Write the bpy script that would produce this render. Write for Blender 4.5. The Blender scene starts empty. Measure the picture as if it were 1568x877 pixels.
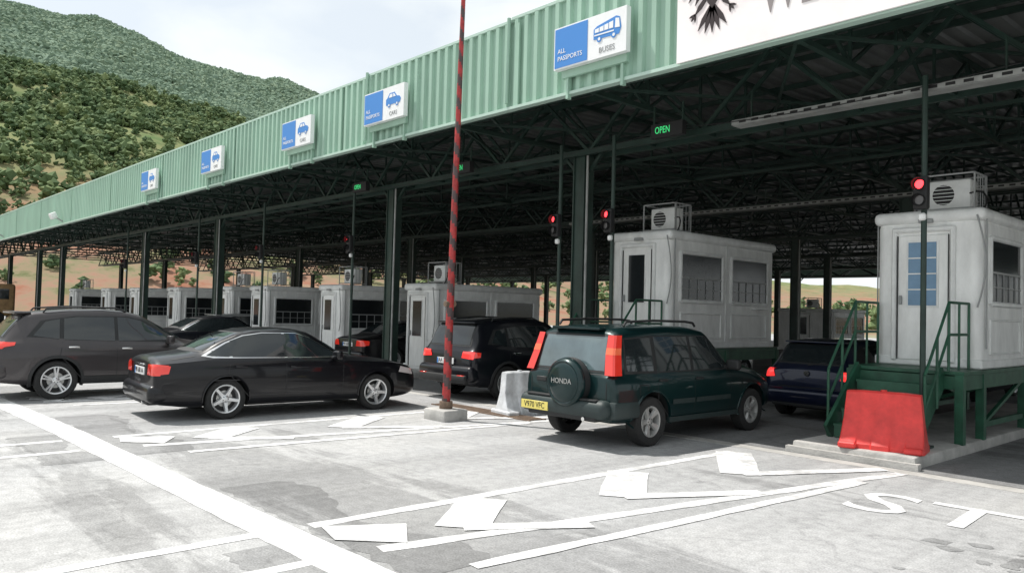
import bpy, bmesh, math, random
import numpy as np
from mathutils import Vector, Matrix, noise
from mathutils.bvhtree import BVHTree
random.seed(7); rng=np.random.default_rng(7)
scene=bpy.context.scene
coll=scene.collection
rad=math.radians

# ------------------------------------------------------------------ materials
def mat(name,col,rough=.5,metal=0,coat=0,emis=None,estr=0,namt=0,nscale=4,bump=0,bscale=40,spec=.5,col2=None,stretch=None):
    m=bpy.data.materials.new(name); m.use_nodes=True
    nt=m.node_tree; p=nt.nodes['Principled BSDF']
    p.inputs['Base Color'].default_value=(*col,1)
    p.inputs['Roughness'].default_value=rough
    p.inputs['Metallic'].default_value=metal
    p.inputs['Coat Weight'].default_value=coat
    p.inputs['Coat Roughness'].default_value=.04
    p.inputs['Specular IOR Level'].default_value=spec
    if emis: 
        p.inputs['Emission Color'].default_value=(*emis,1); p.inputs['Emission Strength'].default_value=estr
    tc=None
    if namt or bump:
        tc=nt.nodes.new('ShaderNodeTexCoord'); src=tc.outputs['Object']
        if stretch:
            mp=nt.nodes.new('ShaderNodeMapping'); mp.inputs['Scale'].default_value=stretch
            nt.links.new(src,mp.inputs['Vector']); src=mp.outputs['Vector']
    if namt:
        n=nt.nodes.new('ShaderNodeTexNoise'); n.inputs['Scale'].default_value=nscale; n.inputs['Detail'].default_value=8; n.inputs['Roughness'].default_value=.65
        nt.links.new(src,n.inputs['Vector'])
        r=nt.nodes.new('ShaderNodeValToRGB'); r.color_ramp.elements[0].position=.32; r.color_ramp.elements[1].position=.68
        a=col2 if col2 else tuple(c*(1-namt) for c in col)
        b=tuple(min(1,c*(1+namt*.5)) for c in col)
        r.color_ramp.elements[0].color=(*a,1); r.color_ramp.elements[1].color=(*b,1)
        nt.links.new(n.outputs['Fac'],r.inputs['Fac']); nt.links.new(r.outputs['Color'],p.inputs['Base Color'])
        mr=nt.nodes.new('ShaderNodeMapRange'); mr.inputs['To Min'].default_value=min(1,rough+.12); mr.inputs['To Max'].default_value=max(.03,rough-.06)
        nt.links.new(n.outputs['Fac'],mr.inputs['Value']); nt.links.new(mr.outputs['Result'],p.inputs['Roughness'])
    if bump:
        n2=nt.nodes.new('ShaderNodeTexNoise'); n2.inputs['Scale'].default_value=bscale; n2.inputs['Detail'].default_value=6
        nt.links.new(src,n2.inputs['Vector'])
        b=nt.nodes.new('ShaderNodeBump'); b.inputs['Strength'].default_value=bump; b.inputs['Distance'].default_value=.02
        nt.links.new(n2.outputs['Fac'],b.inputs['Height']); nt.links.new(b.outputs['Normal'],p.inputs['Normal'])
    return m

M={}
M['white_panel']=mat('white_panel',(.88,.885,.87),.45,namt=.18,nscale=2.2,stretch=(1.5,1.5,.5))
M['white_trim']=mat('white_trim',(.82,.83,.82),.4,namt=.16,nscale=3)
M['glass_dark']=mat('glass_dark',(.016,.021,.023),.05,spec=.75)
M['glass_sky_sheen']=mat('glass_sky_sheen',(.09,.13,.14),.06,spec=1.0,coat=.8,namt=.35,nscale=2)  # pale base colour paints the sky reflection into the rear window
M['glass_booth']=mat('glass_booth',(.02,.024,.026),.06,spec=.4,namt=.3,nscale=1.5)
M['glass_blue']=mat('glass_blue',(.16,.29,.44),.15,namt=.2,nscale=2)
M['frame_grey']=mat('frame_grey',(.32,.33,.33),.45)
M['green_steel']=mat('green_steel',(.017,.040,.031),.45,namt=.4,nscale=3)
M['green_paint']=mat('green_paint',(.022,.10,.058),.45,namt=.4,nscale=4)
M['fascia_green']=mat('fascia_green',(.33,.50,.40),.42,namt=.16,nscale=.8,stretch=(1,1,.4))
M['fascia_trim']=mat('fascia_trim',(.45,.60,.52),.4)
M['roof_metal']=mat('roof_metal',(.22,.23,.225),.38,metal=.35,namt=.4,nscale=.5)
M['galv']=mat('galv',(.34,.35,.34),.5,metal=.1,namt=.3)
M['concrete']=mat('concrete',(.46,.45,.43),.85,namt=.3,nscale=3,bump=.4)
M['sign_white']=mat('sign_white',(.84,.85,.86),.4,namt=.05)
M['sign_blue']=mat('sign_blue',(.06,.24,.62),.4)
M['banner_white']=mat('banner_white',(.90,.89,.89),.6,namt=.05,nscale=.9,col2=(.88,.78,.78))
M['black']=mat('black',(.012,.012,.013),.6)
M['eagle']=mat('eagle',(.02,.01,.012),.6)
M['text_grey']=mat('text_grey',(.26,.23,.23),.6)
M['red_plastic']=mat('red_plastic',(.74,.05,.045),.45,namt=.25,nscale=4,bump=.15,bscale=8)
M['white_plastic']=mat('white_plastic',(.66,.68,.70),.45,namt=.3,nscale=5)
M['pole_red']=mat('pole_red',(.40,.035,.035),.5,namt=.4,nscale=9)
M['pole_dark']=mat('pole_dark',(.08,.055,.055),.5,namt=.4,nscale=9)
M['tyre']=mat('tyre',(.022,.022,.022),.85,namt=.3,nscale=20)
M['alloy']=mat('alloy',(.66,.67,.68),.28,metal=.7)
M['alloy_dull']=mat('alloy_dull',(.45,.45,.44),.4,metal=.55)
M['plastic_black']=mat('plastic_black',(.018,.019,.020),.6,namt=.2)
M['plastic_grey']=mat('plastic_grey',(.022,.036,.036),.5,namt=.2)
M['chrome']=mat('chrome',(.75,.75,.75),.18,metal=1)
M['tail_red']=mat('tail_red',(.60,.03,.018),.12,coat=1,emis=(1,.04,.02),estr=.18)
M['tail_lit']=mat('tail_lit',(.8,.03,.02),.15,coat=1,emis=(1,.05,.05),estr=1.0)
M['tail_orange']=mat('tail_orange',(.75,.12,.04),.15,coat=1,emis=(1,.15,.04),estr=.15)
M['tail_clear']=mat('tail_clear',(.55,.5,.5),.12,coat=1)
M['plate_white']=mat('plate_white',(.75,.75,.75),.4)
M['plate_yellow']=mat('plate_yellow',(.74,.62,.16),.4)
M['led_red']=mat('led_red',(.8,.02,.02),.4,emis=(1,.04,.05),estr=4)
M['led_green']=mat('led_green',(.02,.5,.1),.4,emis=(.08,.85,.3),estr=.6)
M['lens_off']=mat('lens_off',(.16,.15,.15),.2)
M['tarp']=mat('tarp',(.30,.19,.09),.7,namt=.35)
M['rust']=mat('rust',(.20,.14,.10),.8,namt=.5,nscale=8)

def paint(name,col,metal=.35,rough=.35,coat=.55):
    return mat(name,col,rough,metal=metal,coat=coat,namt=.12,nscale=1.5,spec=.25)

# ------------------------------------------------------------------ builder
class MB:
    def __init__(s): s.v=[];s.f=[];s.mi=[];s.mats=[];s.sm=[]
    def idx(s,m):
        if m not in s.mats: s.mats.append(m)
        return s.mats.index(m)
    def add(s,vs,fs,m,smooth=False):
        o=len(s.v); k=s.idx(m)
        s.v.extend([tuple(v) for v in vs])
        for f in fs: s.f.append([i+o for i in f]); s.mi.append(k); s.sm.append(smooth)
    def box(s,c,d,m,R=None):
        c=Vector(c); vs=[]
        for x in(-.5,.5):
            for y in(-.5,.5):
                for z in(-.5,.5):
                    p=Vector((x*d[0],y*d[1],z*d[2]))
                    if R: p=R@p
                    vs.append(c+p)
        s.add(vs,[(0,1,3,2),(4,6,7,5),(0,4,5,1),(2,3,7,6),(0,2,6,4),(1,5,7,3)],m)
    def _frame(s,p,q):
        p=Vector(p);q=Vector(q);d=(q-p).normalized()
        up=Vector((0,0,1)) if abs(d.z)<.95 else Vector((0,1,0))
        a=d.cross(up).normalized(); b=a.cross(d)
        return p,q,a,b
    def beam(s,p,q,w,h,m):
        p,q,a,b=s._frame(p,q); vs=[]
        for e in(p,q):
            for i,j in((-1,-1),(1,-1),(1,1),(-1,1)): vs.append(e+a*(i*w/2)+b*(j*h/2))
        s.add(vs,[(0,1,2,3),(7,6,5,4),(0,4,5,1),(1,5,6,2),(2,6,7,3),(3,7,4,0)],m)
    def cyl(s,p,q,r,m,n=12,r2=None):
        p,q,a,b=s._frame(p,q); r2=r if r2 is None else r2; vs=[]
        for e,rr in((p,r),(q,r2)):
            for i in range(n):
                t=2*math.pi*i/n; vs.append(e+a*(rr*math.cos(t))+b*(rr*math.sin(t)))
        s.add(vs,[(i,(i+1)%n,n+(i+1)%n,n+i) for i in range(n)],m,True)
        s.add(vs[:n],[tuple(range(n))[::-1]],m); s.add(vs[n:],[tuple(range(n))],m)
    def tube(s,pts,r,m,n=6):
        for p,q in zip(pts[:-1],pts[1:]): s.cyl(p,q,r,m,n)
    def rbox(s,c,d,m,bev=.05,seg=2,R=None,top=None):
        bm=bmesh.new(); bmesh.ops.create_cube(bm,size=1)
        for v in bm.verts:
            if top and v.co.z>0: v.co.x*=top[0]; v.co.y*=top[1]
            v.co.x*=d[0];v.co.y*=d[1];v.co.z*=d[2]
        bmesh.ops.bevel(bm,geom=bm.edges[:],offset=bev,segments=seg,profile=.5,affect='EDGES')
        bm.verts.index_update(); c=Vector(c)
        vs=[c+((R@v.co) if R else v.co) for v in bm.verts]; fs=[[v.index for v in f.verts] for f in bm.faces]
        bm.free(); s.add(vs,fs,m,True)
    def lathe(s,prof,m,n=32,c=(0,0,0),R=None,closed=False):
        c=Vector(c);vs=[]
        for (y,r) in prof:
            for i in range(n):
                t=2*math.pi*i/n; p=Vector((r*math.cos(t),y,r*math.sin(t)))
                vs.append(c+((R@p) if R else p))
        fs=[(k*n+i,k*n+(i+1)%n,(k+1)*n+(i+1)%n,(k+1)*n+i) for k in range(len(prof)-1) for i in range(n)]
        s.add(vs,fs,m,True)
    def extr(s,pts,m,Mx,d):
        n=len(pts); vs=[Mx@Vector((x,y,0)) for x,y in pts]+[Mx@Vector((x,y,d)) for x,y in pts]
        s.add(vs,[tuple(range(n))[::-1],tuple(range(n,2*n))]+[(i,(i+1)%n,n+(i+1)%n,n+i) for i in range(n)],m)
    def text(s,body,size,Mx,m,ext=.004,align='CENTER',sx=1):
        cu=bpy.data.curves.new('t','FONT'); cu.body=body; cu.size=size; cu.extrude=ext; cu.align_x=align; cu.align_y='CENTER'; cu.resolution_u=3
        ob=bpy.data.objects.new('t',cu); coll.objects.link(ob)
        dg=bpy.context.evaluated_depsgraph_get(); me=bpy.data.meshes.new_from_object(ob.evaluated_get(dg))
        S=Matrix.Diagonal((sx,1,1,1))
        s.add([Mx@S@v.co for v in me.vertices],[list(p.vertices) for p in me.polygons],m)
        bpy.data.objects.remove(ob); bpy.data.curves.remove(cu); bpy.data.meshes.remove(me)
    def obj(s,name,parent=None,loc=None,angle=35):
        me=bpy.data.meshes.new(name); me.from_pydata(s.v,[],s.f)
        for m in s.mats: me.materials.append(m)
        me.polygons.foreach_set('material_index',s.mi); me.polygons.foreach_set('use_smooth',s.sm)
        me.update()
        if any(s.sm): me.set_sharp_from_angle(angle=rad(angle))
        o=bpy.data.objects.new(name,me); coll.objects.link(o)
        if parent: o.parent=parent
        if loc: o.location=loc
        return o
def empty(name,loc=(0,0,0),rz=0):
    e=bpy.data.objects.new(name,None); coll.objects.link(e); e.location=loc; e.rotation_euler=(0,0,rz); e.empty_display_size=.3; return e
FACE=lambda x,y,z: Matrix.Translation((x,y,z))@Matrix.Rotation(rad(90),4,'X')   # faces -Y

# ------------------------------------------------------------------ camera
th=rad(1.84); ro=rad(1.5)
cf,sf=.674,.738
fw=Vector((-sf*math.cos(th),cf*math.cos(th),math.sin(th))).normalized()
r0=Vector((cf,sf,0)).normalized(); u0=r0.cross(fw).normalized()
Rv=r0*math.cos(ro)+u0*math.sin(ro); Uv=-r0*math.sin(ro)+u0*math.cos(ro)
cam=bpy.data.cameras.new('camera'); co=bpy.data.objects.new('camera',cam); coll.objects.link(co)
mw=Matrix((Rv,Uv,-fw)).transposed().to_4x4(); mw.translation=Vector((0,0,1.8)); co.matrix_world=mw
cam.sensor_width=36; cam.lens=27.57; cam.clip_end=6000; cam.clip_start=.1
scene.camera=co

# ------------------------------------------------------------------ light
S=Vector((-.5,-.23,1)).normalized()
sl=bpy.data.lights.new('sun','SUN'); sl.energy=5; sl.angle=rad(.5); sl.color=(1,.96,.90)
so=bpy.data.objects.new('sun',sl); coll.objects.link(so); so.rotation_euler=S.to_track_quat('Z','Y').to_euler(); so.location=(0,0,40)
w=bpy.data.worlds.new('World'); scene.world=w; w.use_nodes=True; nt=w.node_tree
bg=nt.nodes['Background']; bg.inputs['Strength'].default_value=.15
sky=nt.nodes.new('ShaderNodeTexSky'); sky.sky_type='NISHITA'; sky.sun_disc=False
sky.sun_elevation=rad(61.2); sky.sun_rotation=rad(245); sky.dust_density=2.0; sky.air_density=1.0
tc=nt.nodes.new('ShaderNodeTexCoord'); mp=nt.nodes.new('ShaderNodeMapping'); mp.inputs['Scale'].default_value=(1,1,2.2)
nz=nt.nodes.new('ShaderNodeTexNoise'); nz.inputs['Scale'].default_value=3.0; nz.inputs['Detail'].default_value=9; nz.inputs['Roughness'].default_value=.48; nz.inputs['Distortion'].default_value=.3
rp=nt.nodes.new('ShaderNodeValToRGB'); rp.color_ramp.elements[0].position=.42; rp.color_ramp.elements[0].color=(.70,.70,.70,1); rp.color_ramp.elements[1].position=.55
mx=nt.nodes.new('ShaderNodeMix'); mx.data_type='RGBA'
L=nt.links.new
L(tc.outputs['Generated'],mp.inputs['Vector']); L(mp.outputs['Vector'],nz.inputs['Vector']); L(nz.outputs['Fac'],rp.inputs['Fac']); L(rp.outputs['Color'],mx.inputs[0])
L(sky.outputs['Color'],mx.inputs[6]); mx.inputs[7].default_value=(6.6,6.95,7.0,1)
L(mx.outputs[2],bg.inputs['Color'])
scene.view_settings.view_transform='Standard'; scene.view_settings.look='None'; scene.view_settings.exposure=0

# ------------------------------------------------------------------ ground
def asphalt(name='asphalt',k=1.0):
    m=bpy.data.materials.new(name); m.use_nodes=True; nt=m.node_tree; p=nt.nodes['Principled BSDF']; L=nt.links.new
    tc=nt.nodes.new('ShaderNodeTexCoord')
    def N(scale,det=6,src=None,ro=.6,dist=0):
        n=nt.nodes.new('ShaderNodeTexNoise'); n.inputs['Scale'].default_value=scale; n.inputs['Detail'].default_value=det; n.inputs['Roughness'].default_value=ro; n.inputs['Distortion'].default_value=dist
        L(src or tc.outputs['Object'],n.inputs['Vector']); return n.outputs['Fac']
    def ramp(src,stops):
        r=nt.nodes.new('ShaderNodeValToRGB'); L(src,r.inputs['Fac'])
        while len(r.color_ramp.elements)<len(stops): r.color_ramp.elements.new(.5)
        for e,(a,c) in zip(r.color_ramp.elements,stops): e.position=a; e.color=(*c,1) if isinstance(c,tuple) else (c,c,c,1)
        return r.outputs['Color']
    def mul(a,b,f=1):
        x=nt.nodes.new('ShaderNodeMix'); x.data_type='RGBA'; x.blend_type='MULTIPLY'; x.inputs[0].default_value=f; L(a,x.inputs[6]); L(b,x.inputs[7]); return x.outputs[2]
    c=ramp(N(.22,7,ro=.62,dist=.6),[(.3,(.385*k,.39*k,.395*k)),(.5,(.455*k,.457*k,.46*k)),(.7,(.53*k,.528*k,.52*k))])
    c=mul(c,ramp(N(60,3),[(.3,.68),(.7,1.14)]))
    c=mul(c,ramp(N(9,6),[(.35,.84),(.6,1.03)]))
    mpt=nt.nodes.new('ShaderNodeMapping'); mpt.inputs['Scale'].default_value=(1.6,.07,1); L(tc.outputs['Object'],mpt.inputs['Vector'])
    c=mul(c,ramp(N(1.0,5,mpt.outputs['Vector']),[(.33,.74),(.55,1.0)]))
    c=mul(c,ramp(N(1.1,7,ro=.7),[(.31,.5),(.38,1.0)]),.6)
    mpx=nt.nodes.new('ShaderNodeMapping'); mpx.inputs['Scale'].default_value=(.09,.55,1); mpx.inputs['Location'].default_value=(3,1.3,0); L(tc.outputs['Object'],mpx.inputs['Vector'])
    c=mul(c,ramp(N(1.0,8,mpx.outputs['Vector'],ro=.68),[(.42,.66),(.46,1.0)]),.85)
    wn=nt.nodes.new('ShaderNodeTexNoise'); wn.inputs['Scale'].default_value=1.2; wn.inputs['Detail'].default_value=6; L(tc.outputs['Object'],wn.inputs['Vector'])
    ad=nt.nodes.new('ShaderNodeMix'); ad.data_type='RGBA'; ad.blend_type='ADD'; ad.inputs[0].default_value=1.0; L(tc.outputs['Object'],ad.inputs[6]); L(wn.outputs['Color'],ad.inputs[7])
    v=nt.nodes.new('ShaderNodeTexVoronoi'); v.feature='DISTANCE_TO_EDGE'; v.inputs['Scale'].default_value=.22; L(ad.outputs[2],v.inputs['Vector'])
    c=mul(c,ramp(v.outputs['Distance'],[(0,.5),(.005,1.0)]),.35)
    L(c,p.inputs['Base Color']); p.inputs['Roughness'].default_value=.85; p.inputs['Specular IOR Level'].default_value=.3
    b=nt.nodes.new('ShaderNodeBump'); b.inputs['Strength'].default_value=.5; b.inputs['Distance'].default_value=.01; L(N(70,4),b.inputs['Height']); L(b.outputs['Normal'],p.inputs['Normal'])
    return m
def marking():
    m=mat('road_paint',(.8,.8,.8),.7); nt=m.node_tree; p=nt.nodes['Principled BSDF']; L=nt.links.new
    tc=nt.nodes.new('ShaderNodeTexCoord'); n=nt.nodes.new('ShaderNodeTexNoise'); n.inputs['Scale'].default_value=3.0; n.inputs['Detail'].default_value=12; n.inputs['Roughness'].default_value=.78
    L(tc.outputs['Object'],n.inputs['Vector']); r=nt.nodes.new('ShaderNodeValToRGB'); r.color_ramp.elements[0].position=.42; r.color_ramp.elements[0].color=(.47,.47,.47,1); r.color_ramp.elements[1].position=.56; r.color_ramp.elements[1].color=(.80,.80,.80,1)
    L(n.outputs['Fac'],r.inputs['Fac']); L(r.outputs['Color'],p.inputs['Base Color']); return m
M['asphalt']=asphalt(); M['asphalt_patch_and_shade']=asphalt('asphalt_patch_and_shade',.70); M['asphalt_lane']=asphalt('asphalt_lane',.58); M['road_paint']=marking()
M['road_paint_worn']=mat('road_paint_worn',(.70,.70,.70),.8,namt=.4,nscale=5,col2=(.45,.455,.46))
M['dry_ground']=mat('dry_ground',(.25,.21,.14),.9,namt=.4,nscale=.05,col2=(.14,.15,.08))
b=MB(); b.add([(-3000,-3000,-.006),(3000,-3000,-.006),(3000,3000,-.006),(-3000,3000,-.006)],[(0,1,2,3)],M['dry_ground']); b.obj('ground')
b=MB(); b.add([(-110,-40,0),(60,-40,0),(60,85,0),(-110,85,0)],[(0,1,2,3)],M['asphalt']); b.obj('road')
b=MB(); b.add([(-80,10.05,.004),(16,10.05,.004),(16,60,.004),(-80,60,.004)],[(0,1,2,3)],M['asphalt_lane']); b.obj('lane_pavement')  # darkened for rubber and oil, and to deepen the canopy shade
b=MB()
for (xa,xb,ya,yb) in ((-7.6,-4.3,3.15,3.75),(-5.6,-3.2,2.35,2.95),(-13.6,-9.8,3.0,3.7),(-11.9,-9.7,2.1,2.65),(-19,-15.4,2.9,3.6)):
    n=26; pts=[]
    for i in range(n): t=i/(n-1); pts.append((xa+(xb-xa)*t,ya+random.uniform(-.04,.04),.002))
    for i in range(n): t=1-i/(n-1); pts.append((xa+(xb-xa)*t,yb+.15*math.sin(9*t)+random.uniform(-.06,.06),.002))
    b.add(pts,[(i,i+1,2*n-2-i,2*n-1-i) for i in range(n-1)],M['asphalt_patch_and_shade'])
for i in range(46):  # dark blobs painted on the road as dappled tree shade
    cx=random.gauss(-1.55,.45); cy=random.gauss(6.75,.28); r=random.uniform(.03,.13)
    b.add([(cx+r*random.uniform(.6,1.3)*math.cos(t*.785),cy+r*random.uniform(.6,1.3)*math.sin(t*.785),.002+i*.00003) for t in range(8)],[tuple(range(8))],M['asphalt_patch_and_shade'])
b.obj('repair_patches_and_tree_shade')
b=MB(); Z=.004; RP=M['road_paint']
def strip(p,q,wd,z=Z,m=None):
    p=Vector((*p,z));q=Vector((*q,z)); d=(q-p).normalized(); n=Vector((-d.y,d.x,0))*wd/2
    k=max(2,int((q-p).length/.35)); vs=[]
    for i in range(k+1):
        c=p.lerp(q,i/k); j=random.uniform(-.010,.010); j2=random.uniform(-.010,.010)
        vs+=[c-n*(1+j/wd*2),c+n*(1+j2/wd*2)]
    b.add(vs,[(2*i,2*i+2,2*i+3,2*i+1) for i in range(k)],m or RP)
strip((-34,2.1),(-12,2.82),.36); strip((-12,2.82),(8,3.10),.36,.0042)
for X0 in (.85,-4.55,-9.95,-15.3,-20.6,-25.9):
    ys=2.6 if X0<-9 else 2.8
    strip((X0-1.4,-7),(X0-1.35,ys),.13); strip((X0-.5,-7),(X0-.5,ys),.13)
    strip((X0-1.33,3.2),(X0-1.25,9.4),.14); 
    strip((X0-.45,3.3),(X0+.80,9.85),.15,.005); strip((X0+.28,3.6),(X0+.72,8.9),.13,.0062)
    for k,yy in enumerate((4.15,6.1,8.1)):
        ax=X0-.50+.10*k
        strip((ax-.04,yy),(X0-1.20,yy+.80+.22*k),.46,.008)
        strip((ax-.04,yy+.02),(X0+.05+.25*k,yy+.95+.40*k),.20,.0092)
    # small diamond where the gore meets the stop line
    b.add([(X0-1.25,3.25,.0105),(X0-.85,3.15,.0105),(X0-.45,3.55,.0105),(X0-.9,3.85,.0105)],[(0,1,2,3)],RP)
b.text('STOP',1.35,Matrix.Translation((-1.9,8.1,.006))@Matrix.Rotation(rad(4),4,'Z'),M['road_paint_worn'],ext=.0005,sx=1.05)
b.obj('road_marking')

def island(xc,w,y0,y1):
    bb=MB(); h=.15
    bb.rbox((xc,(y0+y1)/2,h/2-.03),(w,y1-y0,h+.06),M['concrete'],.035,2)
    bb.box((xc,y0-.02,.04),(w+.12,.10,.08),M['concrete'])
    bb.obj('traffic_island_kerb')
ISX=[-4.55,-10.0,-17.6,-22.6,-27.9,-31.0,-36.8,-42.3,-47.4,-54.3,1.0]
for x in ISX: island(x,1.6,10.15,19)
b=MB()
b.box((-26,9.9,.0),(70,.24,.012),M['concrete'])
for i in range(44): b.box((-12.0+i*.06,9.2,.012),(.03,.34,.012),M['rust'])
b.box((-10.7,9.02,.01),(2.7,.03,.02),M['rust']); b.box((-10.7,9.38,.01),(2.7,.03,.02),M['rust'])
b.obj('drain_channel')

# ------------------------------------------------------------------ canopy
can=empty('border_crossing_canopy')
YF=9.2; ZB=5.36; ZT=6.87; XL=-78; XR=14
def corr(b,x0,x1,per,dep,pfun,m):
    xs=[];n=int((x1-x0)/per)
    for i in range(n):
        a=x0+i*per
        xs+=[(a,0),(a+per*.42,0),(a+per*.54,dep),(a+per*.88,dep)]
    vs=[]
    for x,o in xs: vs+=list(pfun(x,o))
    k=len(pfun(0,0)); fs=[]
    for i in range(len(xs)-1):
        for j in range(k-1): fs.append((i*k+j,(i+1)*k+j,(i+1)*k+j+1,i*k+j+1))
    b.add(vs,fs,m)
b=MB()
def ztop(x): 
    return ZT+(.07 if x>-10.2 else (.03 if x>-14.9 else 0))-.012*max(0,-x-30)/10
corr(b,XL,XR,.25,.06,lambda x,o:[(x,YF-o,ZB),(x,YF-o,ztop(x))],M['fascia_green'])
b.obj('fascia_panels',can)
b=MB()
b.box(((XL+XR)/2,YF-.02,ZB-.0),(XR-XL,.14,.05),M['fascia_trim'])
for a,c in((XL,-14.9),(-14.9,-10.2),(-10.2,XR)): b.box(((a+c)/2,YF+.02,ztop(c-.1)+.02),(c-a-.01,.16,.05),M['fascia_trim'])
for x in np.arange(XL+2,XR,6.0): b.box((x,YF-.06,(ZB+ZT)/2),(.05,.03,ZT-ZB-.06),M['fascia_green'])
for x in(-10.25,-14.9): b.cyl((x,YF-.09,ZB+.1),(x+.02,YF-.09,ZT+.1),.035,M['fascia_green'],8)
b.obj('fascia_trim',can)
YB=58
def rz(y): 
    return 6.55+.03*(y-9.2) if y<33 else 7.26-.055*(y-33)
b=MB()
corr(b,XL,XR,.33,.05,lambda x,o:[(x,y,rz(y)+o) for y in (9.25,17,25,33,41,49,YB)],M['roof_metal'])
b.obj('roof_sheet',can)
b=MB(); b.box(((XL+XR)/2,YB+.05,rz(YB)-.3),(XR-XL,.08,1.2),M['fascia_green']); b.obj('rear_fascia',can)
GS=M['green_steel']
b=MB()
rowsY=[11.7,20.5,29.5,38.5,47.5,56]
for y in rowsY:
    zb=5.0; zt=min(rz(y)-.35,6.2)
    for dy in(-.22,.22):
        b.beam((XL,y+dy,zb),(XR,y+dy,zb),.09,.11,GS); b.beam((XL,y+dy,zt),(XR,y+dy,zt),.09,.11,GS)
    x=XL;k=0
    while x<XR-1.3:
        for dy in(-.22,.22):
            p=(x,y+dy,zb);q=(x+1.3,y+dy,zt)
            if k%2: p=(x,y+dy,zt);q=(x+1.3,y+dy,zb)
            b.beam(p,q,.06,.06,GS)
        b.beam((x,y-.22,zb),(x,y+.22,zb),.05,.05,GS)
        x+=1.3;k+=1
b.obj('primary_trusses',can)
b=MB()
for xi,x in enumerate(np.arange(XL+1,XR,3.6)):
    y=9.4;k=0
    while y<YB-1.6:
        za=5.45;zc=rz(y)-.12;zd=rz(y+1.6)-.12
        b.beam((x,y,za),(x,y+1.6,za),.08,.08,GS); b.beam((x,y,zc),(x,y+1.6,zd),.08,.08,GS)
        if k%2: b.beam((x,y,za),(x,y+1.6,zd),.05,.05,GS)
        else: b.beam((x,y,zc),(x,y+1.6,za),.05,.05,GS)
        b.beam((x,y,za),(x,y,zc),.045,.045,GS)
        y+=1.6;k+=1
    if x>-60:
        for y in (9.5,15,21,27,33,39,45):
            b.beam((x,y,5.5),(x+3.6,y+5.5,5.5),.045,.045,GS)
            if xi%2: b.beam((x+3.6,y,5.5),(x,y+5.5,5.5),.045,.045,GS)
for y in np.arange(10.2,YB,1.7):
    b.beam((XL,y,rz(y)-.06),(XR,y,rz(y)-.06),.06,.1,GS)
for y in (9.5,14.6,17.6,24,33,43): b.beam((XL,y,5.45),(XR,y,5.45),.07,.07,GS)
b.obj('secondary_trusses_and_purlins',can)
b=MB()
for y,z,xa in((11.15,4.96,-7.0),(20.0,4.93,-19)):
    b.beam((xa,y,z),(XR,y,z),.02,.08,M['galv'])
    b.beam((xa,y+.15,z-.04),(XR,y+.15,z-.04),.24,.012,M['galv'])
    for x in np.arange(xa+.2,XR,.22): b.box((x,y-.012,z),(.12,.006,.04),M['black'])
    for x in np.arange(xa+.3,XR,3.6): b.beam((x,y+.1,z),(x,y+.1,5.45),.025,.025,GS)
for x in np.arange(-40,10,5.3):
    b.tube([Vector((x+t*5.3,11.3+.2*math.sin(x),5.05-.12*math.sin(math.pi*t))) for t in np.linspace(0,1,10)],.007,M['black'],5)
b.obj('cable_trays',can)
b=MB()
def column(x,y,s=.28,z=5.0,z0=0):
    b.box((x,y,(z+z0)/2),(s,s*.8,z-z0),GS)
    for sx in(-1,1): b.box((x+sx*s*.5,y,(z+z0)/2),(.03,s,z-z0-.01),GS)
    b.box((x,y,.19+z0),(s+.25,s+.2,.04),GS)
    for sx in(-1,1):
        b.beam((x+sx*.1,y,z-.4),(x+sx*.5,y,z),.06,.06,GS); 
    b.cyl((x+.2,y-.1,.2),(x+.2,y-.1,z),.025,M['galv'],8)
for x in(-10.75,-17.55,-29.2,-37.6,-52.6,-58.6,-68,7): column(x,11.7)
for r,y in enumerate(rowsY[1:]):
    for x in np.arange(-72,12,10.7): column(float(x)+ (3 if r%2 else 0),y)
b.obj('columns',can)
b=MB()
for x in(-41.5,-55.5):
    b.rbox((x,YF-.45,ZB+.35),(.5,.25,.3),M['white_trim'],.05,2,Matrix.Rotation(rad(25),3,'X')); b.beam((x,YF-.35,ZB+.3),(x,YF,ZB+.1),.06,.06,M['galv'])
b.obj('fascia_floodlights',can)

# banner
b=MB(); BY=YF-.12
b.box((-.3,BY,6.42),(12.6,.03,2.12),M['banner_white'])
Mx=FACE(-6.02,BY-.018,6.30)
def feather(x0,y0,ang,ln,wd):
    c,s=math.cos(ang),math.sin(ang); P=[(0,-wd*.35),(ln*.6,-wd*.5),(ln,0),(ln*.6,wd*.5),(0,wd*.35)]
    return [(x0+c*a-s*b2,y0+s*a+c*b2) for a,b2 in P]
b.extr([(0,-.30),(.08,-.2),(.11,0),(.10,.2),(.05,.3),(0,.25),(-.05,.3),(-.10,.2),(-.11,0),(-.08,-.2)],M['eagle'],Mx,.008)
for a in(-125,-107,-90,-73,-55): b.extr(feather(0,-.24,rad(a),.40,.075),M['eagle'],Mx,.0075)
for sg in (1,-1):
    def fl(P): return [(sg*x,y) for x,y in P][::sg]
    b.extr(fl([(.05,.05),(.16,.10),(.30,.26),(.42,.42),(.50,.52),(.46,.58),(.34,.46),(.2,.28),(.05,.22)]),M['eagle'],Mx,.007)
    for k in range(8):
        t=k/7; b.extr(fl(feather(.12+.36*t,.10+.42*t,rad(-62+58*t),.34+.06*math.sin(3*t),.062)),M['eagle'],Mx,.0085+.0002*k)
    b.extr(fl(feather(.07,-.10,rad(-48),.32,.07)),M['eagle'],Mx,.009)
    for a in(-85,-50,-15): b.extr(fl(feather(.27,-.32,rad(a),.11,.03)),M['eagle'],Mx,.0095)
    b.extr(fl([(.02,.24),(.10,.42),(.2,.46),(.32,.38),(.26,.50),(.14,.56),(.04,.46)]),M['eagle'],Mx,.0065)
b.text('WELCOME',.85,FACE(-5.3,BY-.02,5.97),M['text_grey'],ext=.003,align='LEFT',sx=.60)
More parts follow.
